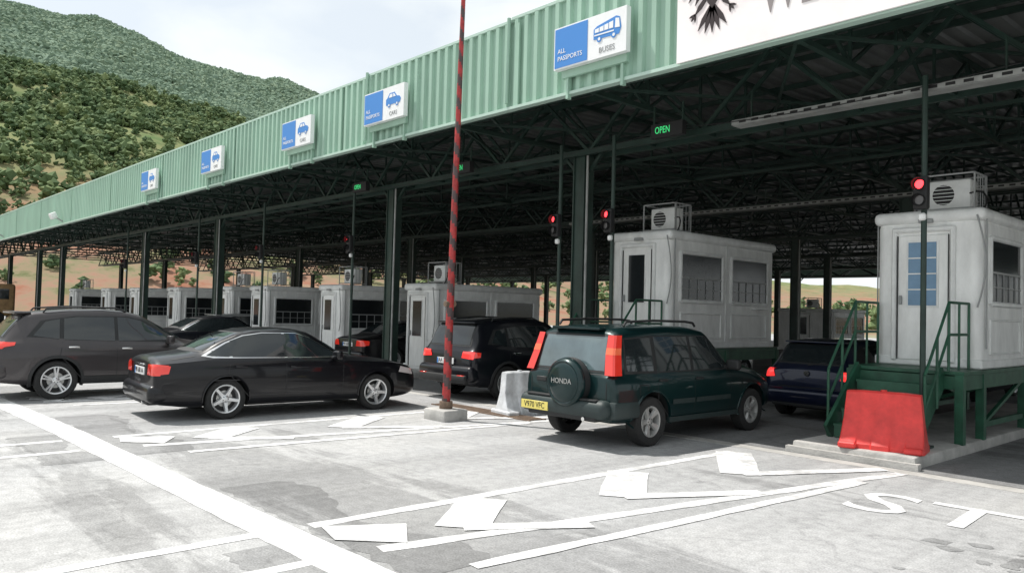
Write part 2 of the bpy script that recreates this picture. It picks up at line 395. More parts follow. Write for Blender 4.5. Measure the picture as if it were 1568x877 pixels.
b.text('TO  ALBANIA',.85,FACE(-2.6,BY-.02,5.97),M['text_grey'],ext=.003,align='LEFT',sx=.60)
b.obj('welcome_banner')

def lane_sign(xc,kind,w=1.5,h=.68):
    z=6.06; y=YF-.24; bb=MB()
    bb.box((xc,y+.04,z),(w,.10,h),M['sign_white'])
    bb.box((xc-w*.25,y-.014,z),(w*.47,.006,h*.93),M['sign_blue'])
    bb.box((xc,y+.13,z-.12),(w*.9,.06,h),M['fascia_green'])
    for s in(-1,1): bb.box((xc+s*w*.38,y+.16,z-.3),(.05,.08,1.0),M['fascia_green'])
    bb.text('ALL',.105,FACE(xc-w*.44,y-.020,z-.06),M['sign_white'],ext=.002,align='LEFT')
    bb.text('PASSPORTS',.105,FACE(xc-w*.44,y-.020,z-.18),M['sign_white'],ext=.002,align='LEFT')
    bb.text('BUSES' if kind=='bus' else 'CARS',.12,FACE(xc+w*.25,y-.014,z-.23),M['frame_grey'],ext=.002)
    F=FACE(xc+w*.25,y-.013,z+.06)
    if kind=='bus':
        bb.extr([(-.27,-.10),(.24,-.12),(.28,-.02),(.25,.14),(.18,.17),(-.2,.10),(-.27,.06)],M['sign_blue'],F,.003)
        F2=FACE(xc+w*.25,y-.0175,z+.06)
        for i in range(4): bb.extr([(-.24+i*.095,.0),(-.16+i*.095,.0),(-.16+i*.095,.065+i*.014),(-.24+i*.095,.055+i*.014)],M['sign_white'],F2,.003)
        bb.extr([(.16,-.01),(.255,-.02),(.24,.12),(.17,.135)],M['sign_white'],F2,.003)
        bb.extr([(-.25,-.05),(.14,-.055),(.14,-.035),(-.25,-.03)],M['sign_white'],F2,.003)
    else:
        bb.extr([(-.27,-.1),(.24,-.1),(.27,-.02),(.22,.03),(.12,.05),(.04,.14),(-.14,.14),(-.22,.05),(-.27,.02)],M['sign_blue'],F,.003)
        F2=FACE(xc+w*.25,y-.0175,z+.06)
        bb.extr([(-.16,.045),(-.03,.045),(-.03,.115),(-.12,.115)],M['sign_white'],F2,.003)
        bb.extr([(0,.045),(.09,.045),(.03,.115),(0,.115)],M['sign_white'],F2,.003)
    for sx in(-.15,.14):
        bb.lathe([(0,.001),(0,.05)],M['sign_blue'],16,(xc+w*.25+sx,y-.019,z-.05))
        bb.lathe([(0,.001),(0,.025)],M['sign_white'],16,(xc+w*.25+sx,y-.022,z-.05))
    bb.obj('lane_sign')
lane_sign(-8.18,'bus')
for x in(-13.95,-17.85,-23.2,-28.8): lane_sign(x,'car')

def led_sign(x,y=11.0,z=5.0):
    bb=MB(); bb.box((x,y,z),(.66,.12,.24),M['black']); bb.text('OPEN',.17,FACE(x-.08,y-.065,z),M['led_green'],ext=.002,sx=.72)
    for s in(-.3,.3): bb.beam((x+s,y,z+.12),(x+s,y,z+.45),.03,.03,GS)
    bb.obj('led_lane_sign')
for x in(-8.15,-13.8,-18.1): led_sign(x)

def tlight(x,y=11.05,zl=3.62,top=5.1):
    bb=MB()
    bb.cyl((x,y,.12),(x,y,top),.038,GS,10)
    bb.box((x,y,.17),(.22,.22,.03),GS)
    bb.rbox((x,y-.10,zl-.11),(.19,.12,.44),M['black'],.03,2)
    for dz,m in((0,'led_red'),(-.21,'lens_off')):
        bb.lathe([(-.0,.001),(-.0,.06)],M[m],16,(x,y-.168,zl+dz))
        bb.lathe([(0,.08),(-.08,.08)],M['black'],16,(x,y-.165,zl+dz))
    bb.rbox((x,y-.06,zl-.42),(.09,.08,.10),M['white_trim'],.02,1)
    bb.obj('traffic_light')
for x in(-4.0,-9.4,-10.75,-18.5,-24.0,-29.5,-38): tlight(x)

# ------------------------------------------------------------------ booths
def booth(xc,y0,z0,ln=4.0,w=1.5,h=2.35,blue=False,ac=True,name='inspection_booth'):
    e=empty(name,(xc,y0,0))
    bb=MB(); W=M['white_panel'];T=M['white_trim']
    yc=ln/2; 
    bb.rbox((0,yc,z0+h/2-.05),(w,ln,h-.1),W,.13,4)
    bb.rbox((0,yc,z0+h-.08),(w+.09,ln+.09,.2),T,.08,3)
    bb.rbox((0,yc,z0+.07),(w+.03,ln+.03,.14),T,.02,1)
    dx=-.05
    for s in(-1,1): bb.rbox((dx+s*.42,-.015,z0+1.07),(.07,.09,2.0),T,.02,1)
    bb.rbox((dx,-.015,z0+2.08),(.91,.095,.08),T,.02,1)
    bb.rbox((dx,-.005,z0+1.04),(.74,.05,1.92),W,.02,1)
    bb.box((dx-.365,-.035,z0+1.04),(.008,.02,1.9),M['black']); bb.box((dx+.365,-.035,z0+1.04),(.008,.02,1.9),M['black'])
    bb.box((dx,-.034,z0+1.40),(.46,.02,1.02),T)
    bb.box((dx,-.047,z0+1.40),(.40,.014,.96),M['glass_blue'] if blue else M['glass_booth'])
    if blue:
        bb.box((dx,-.058,z0+1.40),(.02,.012,.96),T)
        for k in(-.24,0,.24): bb.box((dx,-.0585,z0+1.40+k),(.40,.011,.02),T)
    bb.rbox((dx-.31,-.06,z0+1.0),(.04,.05,.14),M['frame_grey'],.01,1)
    for s in(-1,1):
        X=s*w/2
        for c in(ln*.27,ln*.73):
            ww=ln*.36; zc=z0+1.45
            for dy in(-1,1): bb.rbox((X,c+dy*(ww/2+.03),zc),(.09,.08,1.02),T,.02,1)
            for dz in(-1,1): bb.rbox((X,c,zc+dz*.49),(.094,ww+.02,.08),T,.02,1)
            bb.box((X+s*.003,c,zc),(.02,ww,.92),M['glass_booth'])
            bb.box((X+s*.018,c,zc-.02),(.02,ww,.03),M['frame_grey'])
            for q in(-.3,-.1,.1,.3): bb.box((X+s*.019,c+q*ww,zc-.24),(.018,.018,.42),M['frame_grey'])
            bb.box((X+s*.0195,c,zc-.24),(.018,ww,.015),M['frame_grey'])
            for dz in(.22,.72): bb.rbox((X,c,z0+dz),(.05,ww+.05,.035),T,.01,1)
            for dy in(-1,1): bb.rbox((X,c+dy*(ww/2),z0+.47),(.05,.035,.5),T,.01,1)
        bb.box((X,ln/2,z0+h/2),(.03,.05,h-.3),T)
        bb.rbox((X+s*.05,ln*.73+.35,z0+.86),(.18,.5,.04),T,.01,1)
        bb.cyl((X+s*.03,.12,z0+.3),(X+s*.03,.12,z0+h-.15),.012,M['frame_grey'],6)
    bb.tube([Vector((w/2-.05+.12*math.sin(t*3.1),-.05-.02*math.sin(t*5),z0+h-.1-1.35*t)) for t in np.linspace(0,1,10)],.013,M['frame_grey'],6)
    bb.rbox((0,.03-.09,z0+2.2),(.2,.08,.06),M['frame_grey'],.01,1)
    bb.obj('cabin',e)
    if ac:
        a=MB(); zz=z0+h+.02; F=M['frame_grey']
        a.rbox((.1,.75,zz+.30),(.62,.30,.46),T,.03,2)
        a.lathe([(0,.001),(0,.16)],M['black'],20,(.02,.595,zz+.30)); 
        for k in range(6): a.box((.02,.588,zz+.16+k*.056),(.34,.006,.01),T)
        for s in(-.30,.50):
            for yy in(.48,1.02): a.beam((s,yy,zz-.05),(s,yy,zz+.6),.022,.022,F)
            a.beam((s,.48,zz+.6),(s,1.02,zz+.6),.022,.022,F)
        for yy in(.48,1.02): a.beam((-.30,yy,zz+.6),(.50,yy,zz+.6),.022,.022,F); a.beam((-.30,yy,zz+.06),(.50,yy,zz+.06),.03,.03,F)
        for k in range(5): a.beam((.50,.52+k*.11,zz),(.50,.52+k*.11,zz+.6),.011,.011,F)
        a.tube([Vector((.4+.3*math.sin(t*3.1),.6-.5*t,zz+.3-.45*t+.10*math.sin(t*6))) for t in np.linspace(0,1,9)],.014,M['black'],6)
        a.obj('air_conditioner',e)
    return e
def platform(e,z0,ln=4.0,w=1.5):
    g=M['green_paint']; p=MB(); x0=-w/2;x1=w/2
    y0=-.85;y1=ln+.1
    p.box((0,(y0+y1)/2,z0-.03),(w+.1,y1-y0,.05),g)
    for x in(x0,x1): p.beam((x,y0,z0-.16),(x,y1,z0-.16),.08,.2,g); p.beam((x,0,.35),(x,y1,.35),.06,.08,g)
    for y in(y0,0,ln/2,y1): 
        p.beam((x0,y,z0-.16),(x1,y,z0-.16),.08,.18,g)
        for x in(x0,x1): p.beam((x,y,.14),(x,y,z0-.05),.11,.11,g)
    for x in(x0,x1): p.beam((x,.05,.35),(x,ln/2,z0-.2),.05,.05,g); p.beam((x,ln/2,z0-.2),(x,ln,.35),.05,.05,g)
    p.beam((x0,0,.35),(x1,0,z0-.25),.05,.05,g)
    p.box((x0+.02,y0/2,(z0+.15)/2-.03),(.02,-y0,z0-.3),g)
    n=5; rz=(z0-.15)/n; run=.24
    for i in range(n-1):
        zz=.15+rz*(i+1); yy=y0-run*(n-1-i)+run/2
        p.box((-.05,yy,zz-.015),(w-.45,run+.02,.03),g)
        p.box((-.05,yy-run/2,zz-rz/2),(w-.48,.015,rz-.03),g)
    ya=y0-run*(n-1)
    for x in(x0+.12,x1-.22):
        p.beam((x,ya-.05,.22),(x,y0,z0-.05),.05,.26,g)
    for x in(x0+.05,x1-.15):
        for hh in(.5,.95):
            p.cyl((x,ya+.1,.15+hh),(x,y0,z0+hh),.02,g,8); p.cyl((x,y0,z0+hh),(x,-.05,z0+hh),.02,g,8)
        for t in(0,.5,1): 
            yy=ya+.1+(y0-ya-.1)*t; zb=.15+(z0-.15)*t; p.cyl((x,yy,zb),(x,yy,zb+.95),.02,g,8)
        p.cyl((x,-.05,z0),(x,-.05,z0+.95),.02,g,8); p.cyl((x,-.45,z0),(x,-.45,z0+.95),.018,g,8)
    p.obj('platform_and_stairs',e)
e1=booth(-4.55,12.7,1.14,blue=True); platform(e1,1.14)
e2=booth(-10.05,12.7,1.14); platform(e2,1.14)
for i,x in enumerate((-17.65,-22.55,-27.85,-31.0,-36.8,-42.3,-47.4,-54.3)):
    booth(x,12.7,.15,w=1.4,ac=i in(0,1,2,3,7))
for x,y,l in((-21.5,42,4.2),(-30,44,4),(-43,36,5),(-50,33,5),(-57,34,5),(-66,30,6),(-12,46,4)):
    booth(x,y,.05,ln=l,w=3.2 if y>40 else 2.4,ac=True)

# ------------------------------------------------------------------ barrier pole
b=MB(); bx,by=-10.3,8.0
b.rbox((bx,by,.08),(.56,.5,.2),M['concrete'],.03,2)
b.cyl((bx,by,.18),(bx,by,.30),.11,M['rust'],12)
p0=Vector((bx,by,.25)); p1=Vector((bx+.16,by+.02,8.2)); nn=14
rows=160; vs=[]
for i in range(rows+1):
    t=i/rows; c=p0.lerp(p1,t); r=.07*(1-t)+.03*t
    for j in range(nn): a=2*math.pi*j/nn; vs.append(c+Vector((r*math.cos(a),r*math.sin(a),0)))
fr=[];fd=[]
for i in range(rows):
    for j in range(nn):
        f=(i*nn+j,i*nn+(j+1)%nn,(i+1)*nn+(j+1)%nn,(i+1)*nn+j)
        ((fr if ((i*.05*2.6+j/nn)%1)<.55 else fd)).append(f)
b.add(vs,fr,M['pole_red'],True); b.add(vs,fd,M['pole_dark'],True)
b.cyl((bx+.03,by-.1,1.9),(bx+.03,by+.1,1.9),.05,M['rust'],8)
b.obj('striped_barrier_pole')

def jersey(x,y,z,m,w=1.15,h=.82,rot=0):
    bb=MB(); n=[(-.25,0),(.25,0),(.25,.08),(.17,.20),(.09,.52),(.085,.97),(.06,1.0),(-.06,1.0),(-.085,.97),(-.09,.52),(-.17,.20),(-.25,.08)]
    R=Matrix.Rotation(rot,4,'Z'); T=Matrix.Translation((x,y,z))@R
    secs=[(-.5,.90),(-.485,1.0),(-.30,1.0),(-.28,.90),(-.12,.90),(-.10,1.0),(.10,1.0),(.12,.90),(.28,.90),(.30,1.0),(.485,1.0),(.5,.90)]
    vs=[];k=len(n)
    for s,sc in secs:
        for (a,c) in n: 
            xx=s*w*(1-.14*c)
            vs.append(T@Vector((xx,a*sc,c*h*(1 if abs(s)<.45 else .985))))
    fs=[(i*k+j,(i+1)*k+j,(i+1)*k+(j+1)%k,i*k+(j+1)%k) for i in range(len(secs)-1) for j in range(k)]
    fs+=[tuple(range(k)),tuple(range((len(secs)-1)*k,len(secs)*k))[::-1]]
    bb.add(vs,fs,m)
    for s in(-.38,.38):
        q=T@Vector((s*w,0,.04)); bb.rbox(q,(.22,.62,.08),m,.02,1,R.to_3x3())
    q=T@Vector((0,0,h-.005)); bb.cyl(q,q+Vector((0,0,.025)),.04,m,10)
    bb.obj('plastic_road_barrier')
jersey(-4.28,10.52,.15,M['red_plastic'],w=1.02,h=.74,rot=rad(12))
jersey(-10.2,9.55,.0,M['white_plastic'],w=.75,h=.75,rot=rad(80))

# ------------------------------------------------------------------ cars
LU=[0,.04,.12,.28,.48,.68,.84,.94,1.0]; LF=[.88,.94,.975,.992,1.0,.997,.985,.968,.945]
GQ=[.06,.25,.45,.65,.8]; HY=[.93,.90,.86,.80,.72,.64,.55,.4,.2,0]
def make_car(name,sp,loc,heading,P,details=None):
    root=empty(name,(loc[0],loc[1],0),heading)
    top=sp['top']; xr=top[0][0]; xf=top[-1][0]; R=sp['R']; wb=sp['wb']; ra=R+sp.get('gap',.055)
    xs=list(np.arange(xr,xf,.055))+[a for a,_ in top]+[xr+q for q in(0,.01,.025,.05,.09,.14)]+[xf-q for q in(0,.01,.03,.07,.12)]
    xs=sorted(xs); X=[xs[0]]
    for x in xs[1:]:
        if x-X[-1]>.006: X.append(x)
    X[-1]=xf; X=np.array(X)
    def pf(c,d=.03):
        a=np.array(c,float); return sum(np.interp(X+o*d,a[:,0],a[:,1]) for o in(-1,-.5,0,.5,1))/5
    t=pf(top); bl=pf(sp['belt'],.1); zb=pf(sp['bot'],.03); wd=pf(sp['wid'],.12); wt=pf(sp['tw'],.1)
    rr=sp.get('rr',.1); rf=sp.get('rf',.25)
    rings=[]
    for i,x in enumerate(X):
        er=min((x-xr)/rr,1); ef=min((xf-x)/rf,1)
        k=math.sqrt(max(0,1-(1-er)**2)); kf=math.sqrt(max(0,1-(1-ef)**2))
        s=(1-.10*(1-k))*(1-.16*(1-kf)); q=(1-k)*.05+(1-kf)*.07
        W=wd[i]*s; Zb=zb[i]+q*1.2; B=min(bl[i],t[i])-q*.6; T=max(t[i]-q*.6,B+.01); h=T-B; g=min(1,max(0,h/.3)); g=g*g*(3-2*g); tw=wt[i]
        half=[(0,Zb),(W*.5,Zb)]+[(W*f,Zb+u*(B-Zb)) for u,f in zip(LU,LF)]
        G=[]
        for qf in GQ: G.append((.93*W+(tw-.93*W)*(qf/.8)+.012*math.sin(math.pi*qf/.8),B+qf*h))
        G+=[(tw-.022,B+.895*h),(tw-.075,B+.952*h),(tw*.72,B+.982*h),(tw*.4,B+.995*h),(0,T)]
        for (gy,gz),hy in zip(G,HY):
            hz=B+h*(1-(hy/.945)**2.6)
            half.append((hy*W*(1-g)+gy*g,hz*(1-g)+gz*g))
        ring=[(x,y,z) for y,z in half]+[(x,-y,z) for y,z in half[-2:0:-1]]
        rings.append(ring)
    n=len(rings[0]); V=[p for r in rings for p in r]
    F=[(i*n+j,i*n+(j+1)%n,(i+1)*n+(j+1)%n,(i+1)*n+j) for i in range(len(rings)-1) for j in range(n)]
    F+=[tuple(range(n))[::-1],tuple(range((len(rings)-1)*n,len(rings)*n))]
    bm=bmesh.new(); bv=[bm.verts.new(v) for v in V]
    for f in F: bm.faces.new([bv[i] for i in f])
    bmesh.ops.recalc_face_normals(bm,faces=bm.faces[:])
    bvh=BVHTree.FromBMesh(bm)
    me=bpy.data.meshes.new('b'); bm.to_mesh(me); bm.free()
    ob=bpy.data.objects.new('b',me); coll.objects.link(ob)
    c=MB()
    hw=max(a[1] for a in sp['wid'])
    for ax in(0,wb):
        for s in(-1,1): c.cyl((ax,s*hw*.55,R),(ax,s*(hw+.3),R),ra,M['black'],40)
    cu=c.obj('c'); 
    bmc=bmesh.new(); bmc.from_mesh(cu.data); bmesh.ops.remove_doubles(bmc,verts=bmc.verts[:],dist=1e-5); bmesh.ops.recalc_face_normals(bmc,faces=bmc.faces[:]); bmc.to_mesh(cu.data); bmc.free()
    md=ob.modifiers.new('x','BOOLEAN'); md.object=cu; md.operation='DIFFERENCE'; md.solver='EXACT'
    dg=bpy.context.evaluated_depsgraph_get(); m2=bpy.data.meshes.new_from_object(ob.evaluated_get(dg))
    bpy.data.objects.remove(ob); bpy.data.objects.remove(cu)
    m2.materials.clear(); m2.materials.append(P); m2.materials.append(M['plastic_black'])
    for p in m2.polygons:
        p.use_smooth=True; p.material_index=0; cc=p.center
        for ax in(0,wb):
            if abs(cc.y)>.5*hw and math.hypot(cc.x-ax,cc.z-R)<ra*1.003: p.material_index=1
        if cc.z<zb.min()+.03 and abs(p.normal.z)>.7: p.material_index=1
    m2.set_sharp_from_angle(angle=rad(42)); m2.name='bodywork'
    bo=bpy.data.objects.new('bodywork',m2); coll.objects.link(bo); bo.parent=root
    D=MB()
    dirs={'L':((0,-1,0),lambda a,z:(a,3,z)),'R':((0,1,0),lambda a,z:(a,-3,z)),'B':((1,0,0),lambda a,z:(-4,a,z)),'F':((-1,0,0),lambda a,z:(7,a,z)),'T':((0,0,-1),lambda a,z:(a,z,4))}
    def decal(poly,axis,m,off=.004,step=.07,maxx=None):
        if axis=='S': decal(poly,'L',m,off,step); decal(poly,'R',m,off,step); return
        bm=bmesh.new(); bm.faces.new([bm.verts.new((a,z,0)) for a,z in poly])
        a0=min(p[0] for p in poly);a1=max(p[0] for p in poly);b0=min(p[1] for p in poly);b1=max(p[1] for p in poly)
        x=a0+step
        while x<a1: bmesh.ops.bisect_plane(bm,geom=bm.verts[:]+bm.edges[:]+bm.faces[:],plane_co=(x,0,0),plane_no=(1,0,0)); x+=step
        x=b0+step
        while x<b1: bmesh.ops.bisect_plane(bm,geom=bm.verts[:]+bm.edges[:]+bm.faces[:],plane_co=(0,x,0),plane_no=(0,1,0)); x+=step
        bmesh.ops.triangulate(bm,faces=bm.faces[:]); bm.verts.index_update()
        d,org=dirs[axis]; d=Vector(d); vs=[]; bad=set()
        for v in bm.verts:
            h=bvh.ray_cast(Vector(org(v.co.x,v.co.y)),d)
            if h[0] is None:
                bad.add(v.index); vs.append(Vector((0,0,.5))); continue
            nn=h[1]; nn=nn if nn.dot(d)<0 else -nn
            q=h[0]+nn*off
            if maxx is not None and q.x>maxx: bad.add(v.index)
            vs.append(q)
        fs=[[v.index for v in f.verts] for f in bm.faces]
        fs=[f for f in fs if not any(i in bad for i in f)]
        D.add(vs,fs,m,True); bm.free()
    def line(a,b2,wd,axis,m=None,off=.003):
        a=Vector(a);b2=Vector(b2);d=(b2-a).normalized();nn=Vector((-d.y,d.x))*wd/2
        decal([tuple(a-nn),tuple(b2-nn),tuple(b2+nn),tuple(a+nn)],axis,m or M['black'],off,.12,xr+.4 if axis=='B' else None)
    lipm=M['plastic_black'] if sp.get('clad') else P; lw=sp.get('clad') or .018
    for ax in(0,wb):
        for s in(1,-1):
            vs=[];N=26
            a0=-.25 if sp.get('clad') else -.12
            for i in range(N+1):
                t=a0+(math.pi-2*a0)*i/N
                for r_,o in((ra-.004,-.02),(ra-.002,.018),(ra+lw,.012),(ra+lw+.006,-.004)):
                    x=ax+r_*math.cos(t); z=R+r_*math.sin(t)
                    h=bvh.ray_cast(Vector((x,3*s,max(z,.28))),Vector((0,-s,0)))
                    yv=(h[0].y if h[0] else s*hw*.98)+s*o
                    vs.append((x,yv,z))
            D.add(vs,[(i*4+j,i*4+j+1,i*4+j+5,i*4+j+4) for i in range(N) for j in range(3)],lipm,True)
    if sp.get('clad'):
        zc=sp['sill']; decal([(ra+.02,zb.min()+.03),(wb-ra-.02,zb.min()+.03),(wb-ra-.02,zc),(ra+.02,zc)],'S',M['plastic_black'],.014)
    G=M['glass_dark']
    if sp.get('dlo'): decal(sp['dlo'],'S',sp.get('dlom',M['plastic_black']),.0025)
    for wnd in sp['win']: decal(wnd,'S',G,.006)
    decal(sp['rwin_o'],'B',M['plastic_black'],.003,.06); decal(sp['rwin'],'B',M[sp.get('rg','glass_dark')],.006,.06)
    decal(sp['fwin'],'F',G,.005,.08)
    for a,b2 in sp['seams']: line(a,b2,.011,'S')
    for hx,hz in sp['handles']:
        for s in(-1,1):
            h=bvh.ray_cast(Vector((hx,3*s,hz)),Vector((0,-s,0)))
            if h[0]: D.rbox((hx,h[0].y+s*.014,hz),(.19,.035,.032),sp.get('hm',P),.012,2)
    mxx,mz=sp['mirror']
    for s in(-1,1):
        D.rbox((mxx,s*(hw+.08),mz),(.12,.22,.16),sp.get('mm',P),.04,3); D.box((mxx,s*(hw-.04),mz-.04),(.06,.12,.05),M['plastic_black'])
    bx0,bz0,bz1=sp['bump']
    D.rbox((bx0+.15,0,(bz0+bz1)/2),(.34,hw*1.84,bz1-bz0),sp.get('bm',P),.10,4)
    D.rbox((bx0+.16,0,bz0+.03),(.30,hw*1.45,.12),M['plastic_black'],.03,2)
    D.cyl((bx0-.01,-hw*.5,bz0+.0),(bx0+.3,-hw*.5,bz0+.0),.028,M['chrome'],12)
    for ax_,poly,m in sp['lights']:
        if ax_=='B2':
            for pp in(poly,[(-a,z) for a,z in poly]): decal(pp,'B',M[m],.014,.03,xr+.22)
        else: decal(poly,ax_,M[m],.013,.05)
    px,py,pz,pm,ptxt=sp['plate']
    D.rbox((px,py,pz),(.02,.53,.12),M[pm],.004,1)
    if pm!='plate_yellow': D.box((px-.011,py+.24,pz),(.003,.04,.11),M['sign_blue'])
    MT=Matrix(((0,0,-1,px-.0115),(-1,0,0,py),(0,1,0,pz),(0,0,0,1)))
    D.text(ptxt,.115,MT,M['black'],ext=.001,sx=.85)
    D.box((wb/2,0,zb.min()+.04),(xf-xr-.9,hw*1.1,.12),M['black'])
    for ax in(0,wb): D.cyl((ax,-hw*.8,R),(ax,hw*.8,R),.05,M['black'],8)
    if details: details(D,decal,line,P,bvh)
    D.obj('trim_glass_and_lights',root,angle=40)
    hwid=.105
    for ax in(0,wb):
        for s in(-1,1):
            wbd=MB(); C=Vector((ax,s*(hw-.125),R)); Rm=Matrix.Rotation(0 if s>0 else math.pi,3,'Z')@Matrix.Rotation(random.random()*2,3,'Y')
            a=hwid; r=R; rm=sp.get('rim',.68)
            wbd.lathe([(-a*.8,r*rm),(-a,r*.8),(-a*.97,r*.93),(-a*.8,r*.985),(-a*.5,r),(a*.5,r),(a*.8,r*.985),(a*.97,r*.93),(a,r*.84),(a*.9,r*rm+.012),(a*.8,r*rm)],M['tyre'],40,C,Rm)
            al=M[sp.get('alloy','alloy')]
            wbd.lathe([(a*.82,r*rm+.006),(a*.86,r*rm-.002),(a*.8,r*rm-.018),(a*.45,r*rm-.028),(-a*.6,r*rm-.035)],al,40,C,Rm)
            wbd.lathe([(-.01,.001),(-.01,r*rm-.03)],M['black'],32,C,Rm)
            wbd.lathe([(.012,.001),(.012,r*.4),(0,r*.4)],M['alloy_dull'],24,C,Rm)
            ns=sp['spokes']; dbl=sp.get('dbl',False)
            for i in range(ns):
                for off in((-.13,.13) if dbl else (0,)):
                    ri=.05; ro_=r*rm-.012; w0=.028 if dbl else .042; w1=.018 if dbl else .028
                    if sp.get('fan'): w0,w1=.03,.055
                    vs=[]
                    for rr_,ww,yo,yi in((ri,w0,a*.62,a*.25),((ri+ro_)/2,(w0+w1)/2*.85,a*.66,a*.35),(ro_,w1,a*.78,a*.45)):
                        tt=2*math.pi*i/ns+off*(.5 if rr_<.1 else 1) 
                        cx,cz=math.cos(tt),math.sin(tt)
                        for y_,wf in((yo,.7),(yi,1.1)):
                            for sg in(-1,1): vs.append(C+Rm@Vector((cx*rr_-cz*ww*sg*wf,y_,cz*rr_+cx*ww*sg*wf)))
                    fs=[]
                    for q in(0,4): fs+=[(q,q+1,q+5,q+4),(q+2,q+6,q+7,q+3),(q,q+4,q+6,q+2),(q+1,q+3,q+7,q+5)]
                    wbd.add(vs,fs,al)
            wbd.lathe([(a*.2,.065),(a*.62,.06),(a*.68,.045),(a*.7,.001)],al,20,C,Rm)
            for i in range(5):
                t=2*math.pi*i/5; q=C+Rm@Vector((.042*math.cos(t),a*.69,.042*math.sin(t))); q2=C+Rm@Vector((.042*math.cos(t),a*.72,.042*math.sin(t))); wbd.cyl(q,q2,.008,M['black'],6)
            wbd.obj('wheel',root)
    return root

P_teal=paint('paint_dark_teal',(.004,.022,.023),.25,.28,.5)
P_black=paint('paint_black',(.004,.004,.006),.1,.3,.45)
P_grey=paint('paint_dark_grey',(.055,.050,.052),.45,.35,.5)
P_dark=paint('paint_charcoal',(.007,.008,.012),.2,.3,.5)
P_blue=paint('paint_navy',(.006,.010,.030),.3,.3,.6)
P_silver=paint('paint_silver',(.4,.41,.42),.6,.35)

crv=dict(wb=2.62,R=.34,rim=.62,spokes=5,fan=True,gap=.075,alloy='alloy_dull',rr=.07,rg='glass_sky_sheen',
 top=[(-.80,.98),(-.765,1.0),(-.66,1.42),(-.60,1.56),(-.50,1.615),(-.2,1.645),(.6,1.665),(1.2,1.65),(1.52,1.60),(2.2,1.09),(2.35,1.05),(3.1,.96),(3.36,.86),(3.42,.75)],
 belt=[(-.8,.96),(2.2,.98),(2.6,.92),(3.42,.72)],bot=[(-.8,.36),(.0,.32),(2.6,.32),(3.42,.36)],
 wid=[(-.8,.83),(-.4,.865),(.5,.875),(2.2,.875),(3.0,.85),(3.42,.76)],tw=[(-.8,.70),(0,.705),(1.6,.69),(2.2,.66)],
 clad=None,win=[[(1.04,1.02),(1.04,1.50),(1.47,1.495),(1.93,1.08),(1.93,1.02)],[(.16,1.02),(.16,1.50),(.97,1.50),(.97,1.02)],[(-.50,1.04),(-.47,1.46),(.08,1.49),(.08,1.03)]],
 dlo=[(-.54,1.0),(-.50,1.48),(.1,1.515),(1.5,1.515),(2.02,1.03),(2.0,.995)],
 rwin_o=[(-.66,1.01),(.66,1.01),(.60,1.52),(-.60,1.52)],rwin=[(-.62,1.04),(.62,1.04),(.565,1.49),(-.565,1.49)],
 fwin=[(-.66,1.1),(.66,1.1),(.58,1.54),(-.58,1.54)],
 seams=[((1.0,.36),(1.0,1.0)),((.12,.62),(.12,1.0)),((.12,.62),(.42,.36)),((1.95,.4),(1.97,.98)),((.45,.37),(1.95,.37)),((-.28,.72),(-.28,.85)),((-.28,.85),(-.1,.85)),((-.1,.85),(-.1,.72))],
 handles=[(1.12,.9),(.24,.9)],hm=M['plastic_black'],mirror=(1.9,1.08),mm=M['plastic_black'],bump=(-.95,.40,.66),bm=M['plastic_grey'],
 lights=[('B2',[(.68,.50),(.79,.50),(.79,.60),(.68,.60)],'tail_red')],plate=(-.965,.47,.50,'plate_yellow','V970 VFC'))
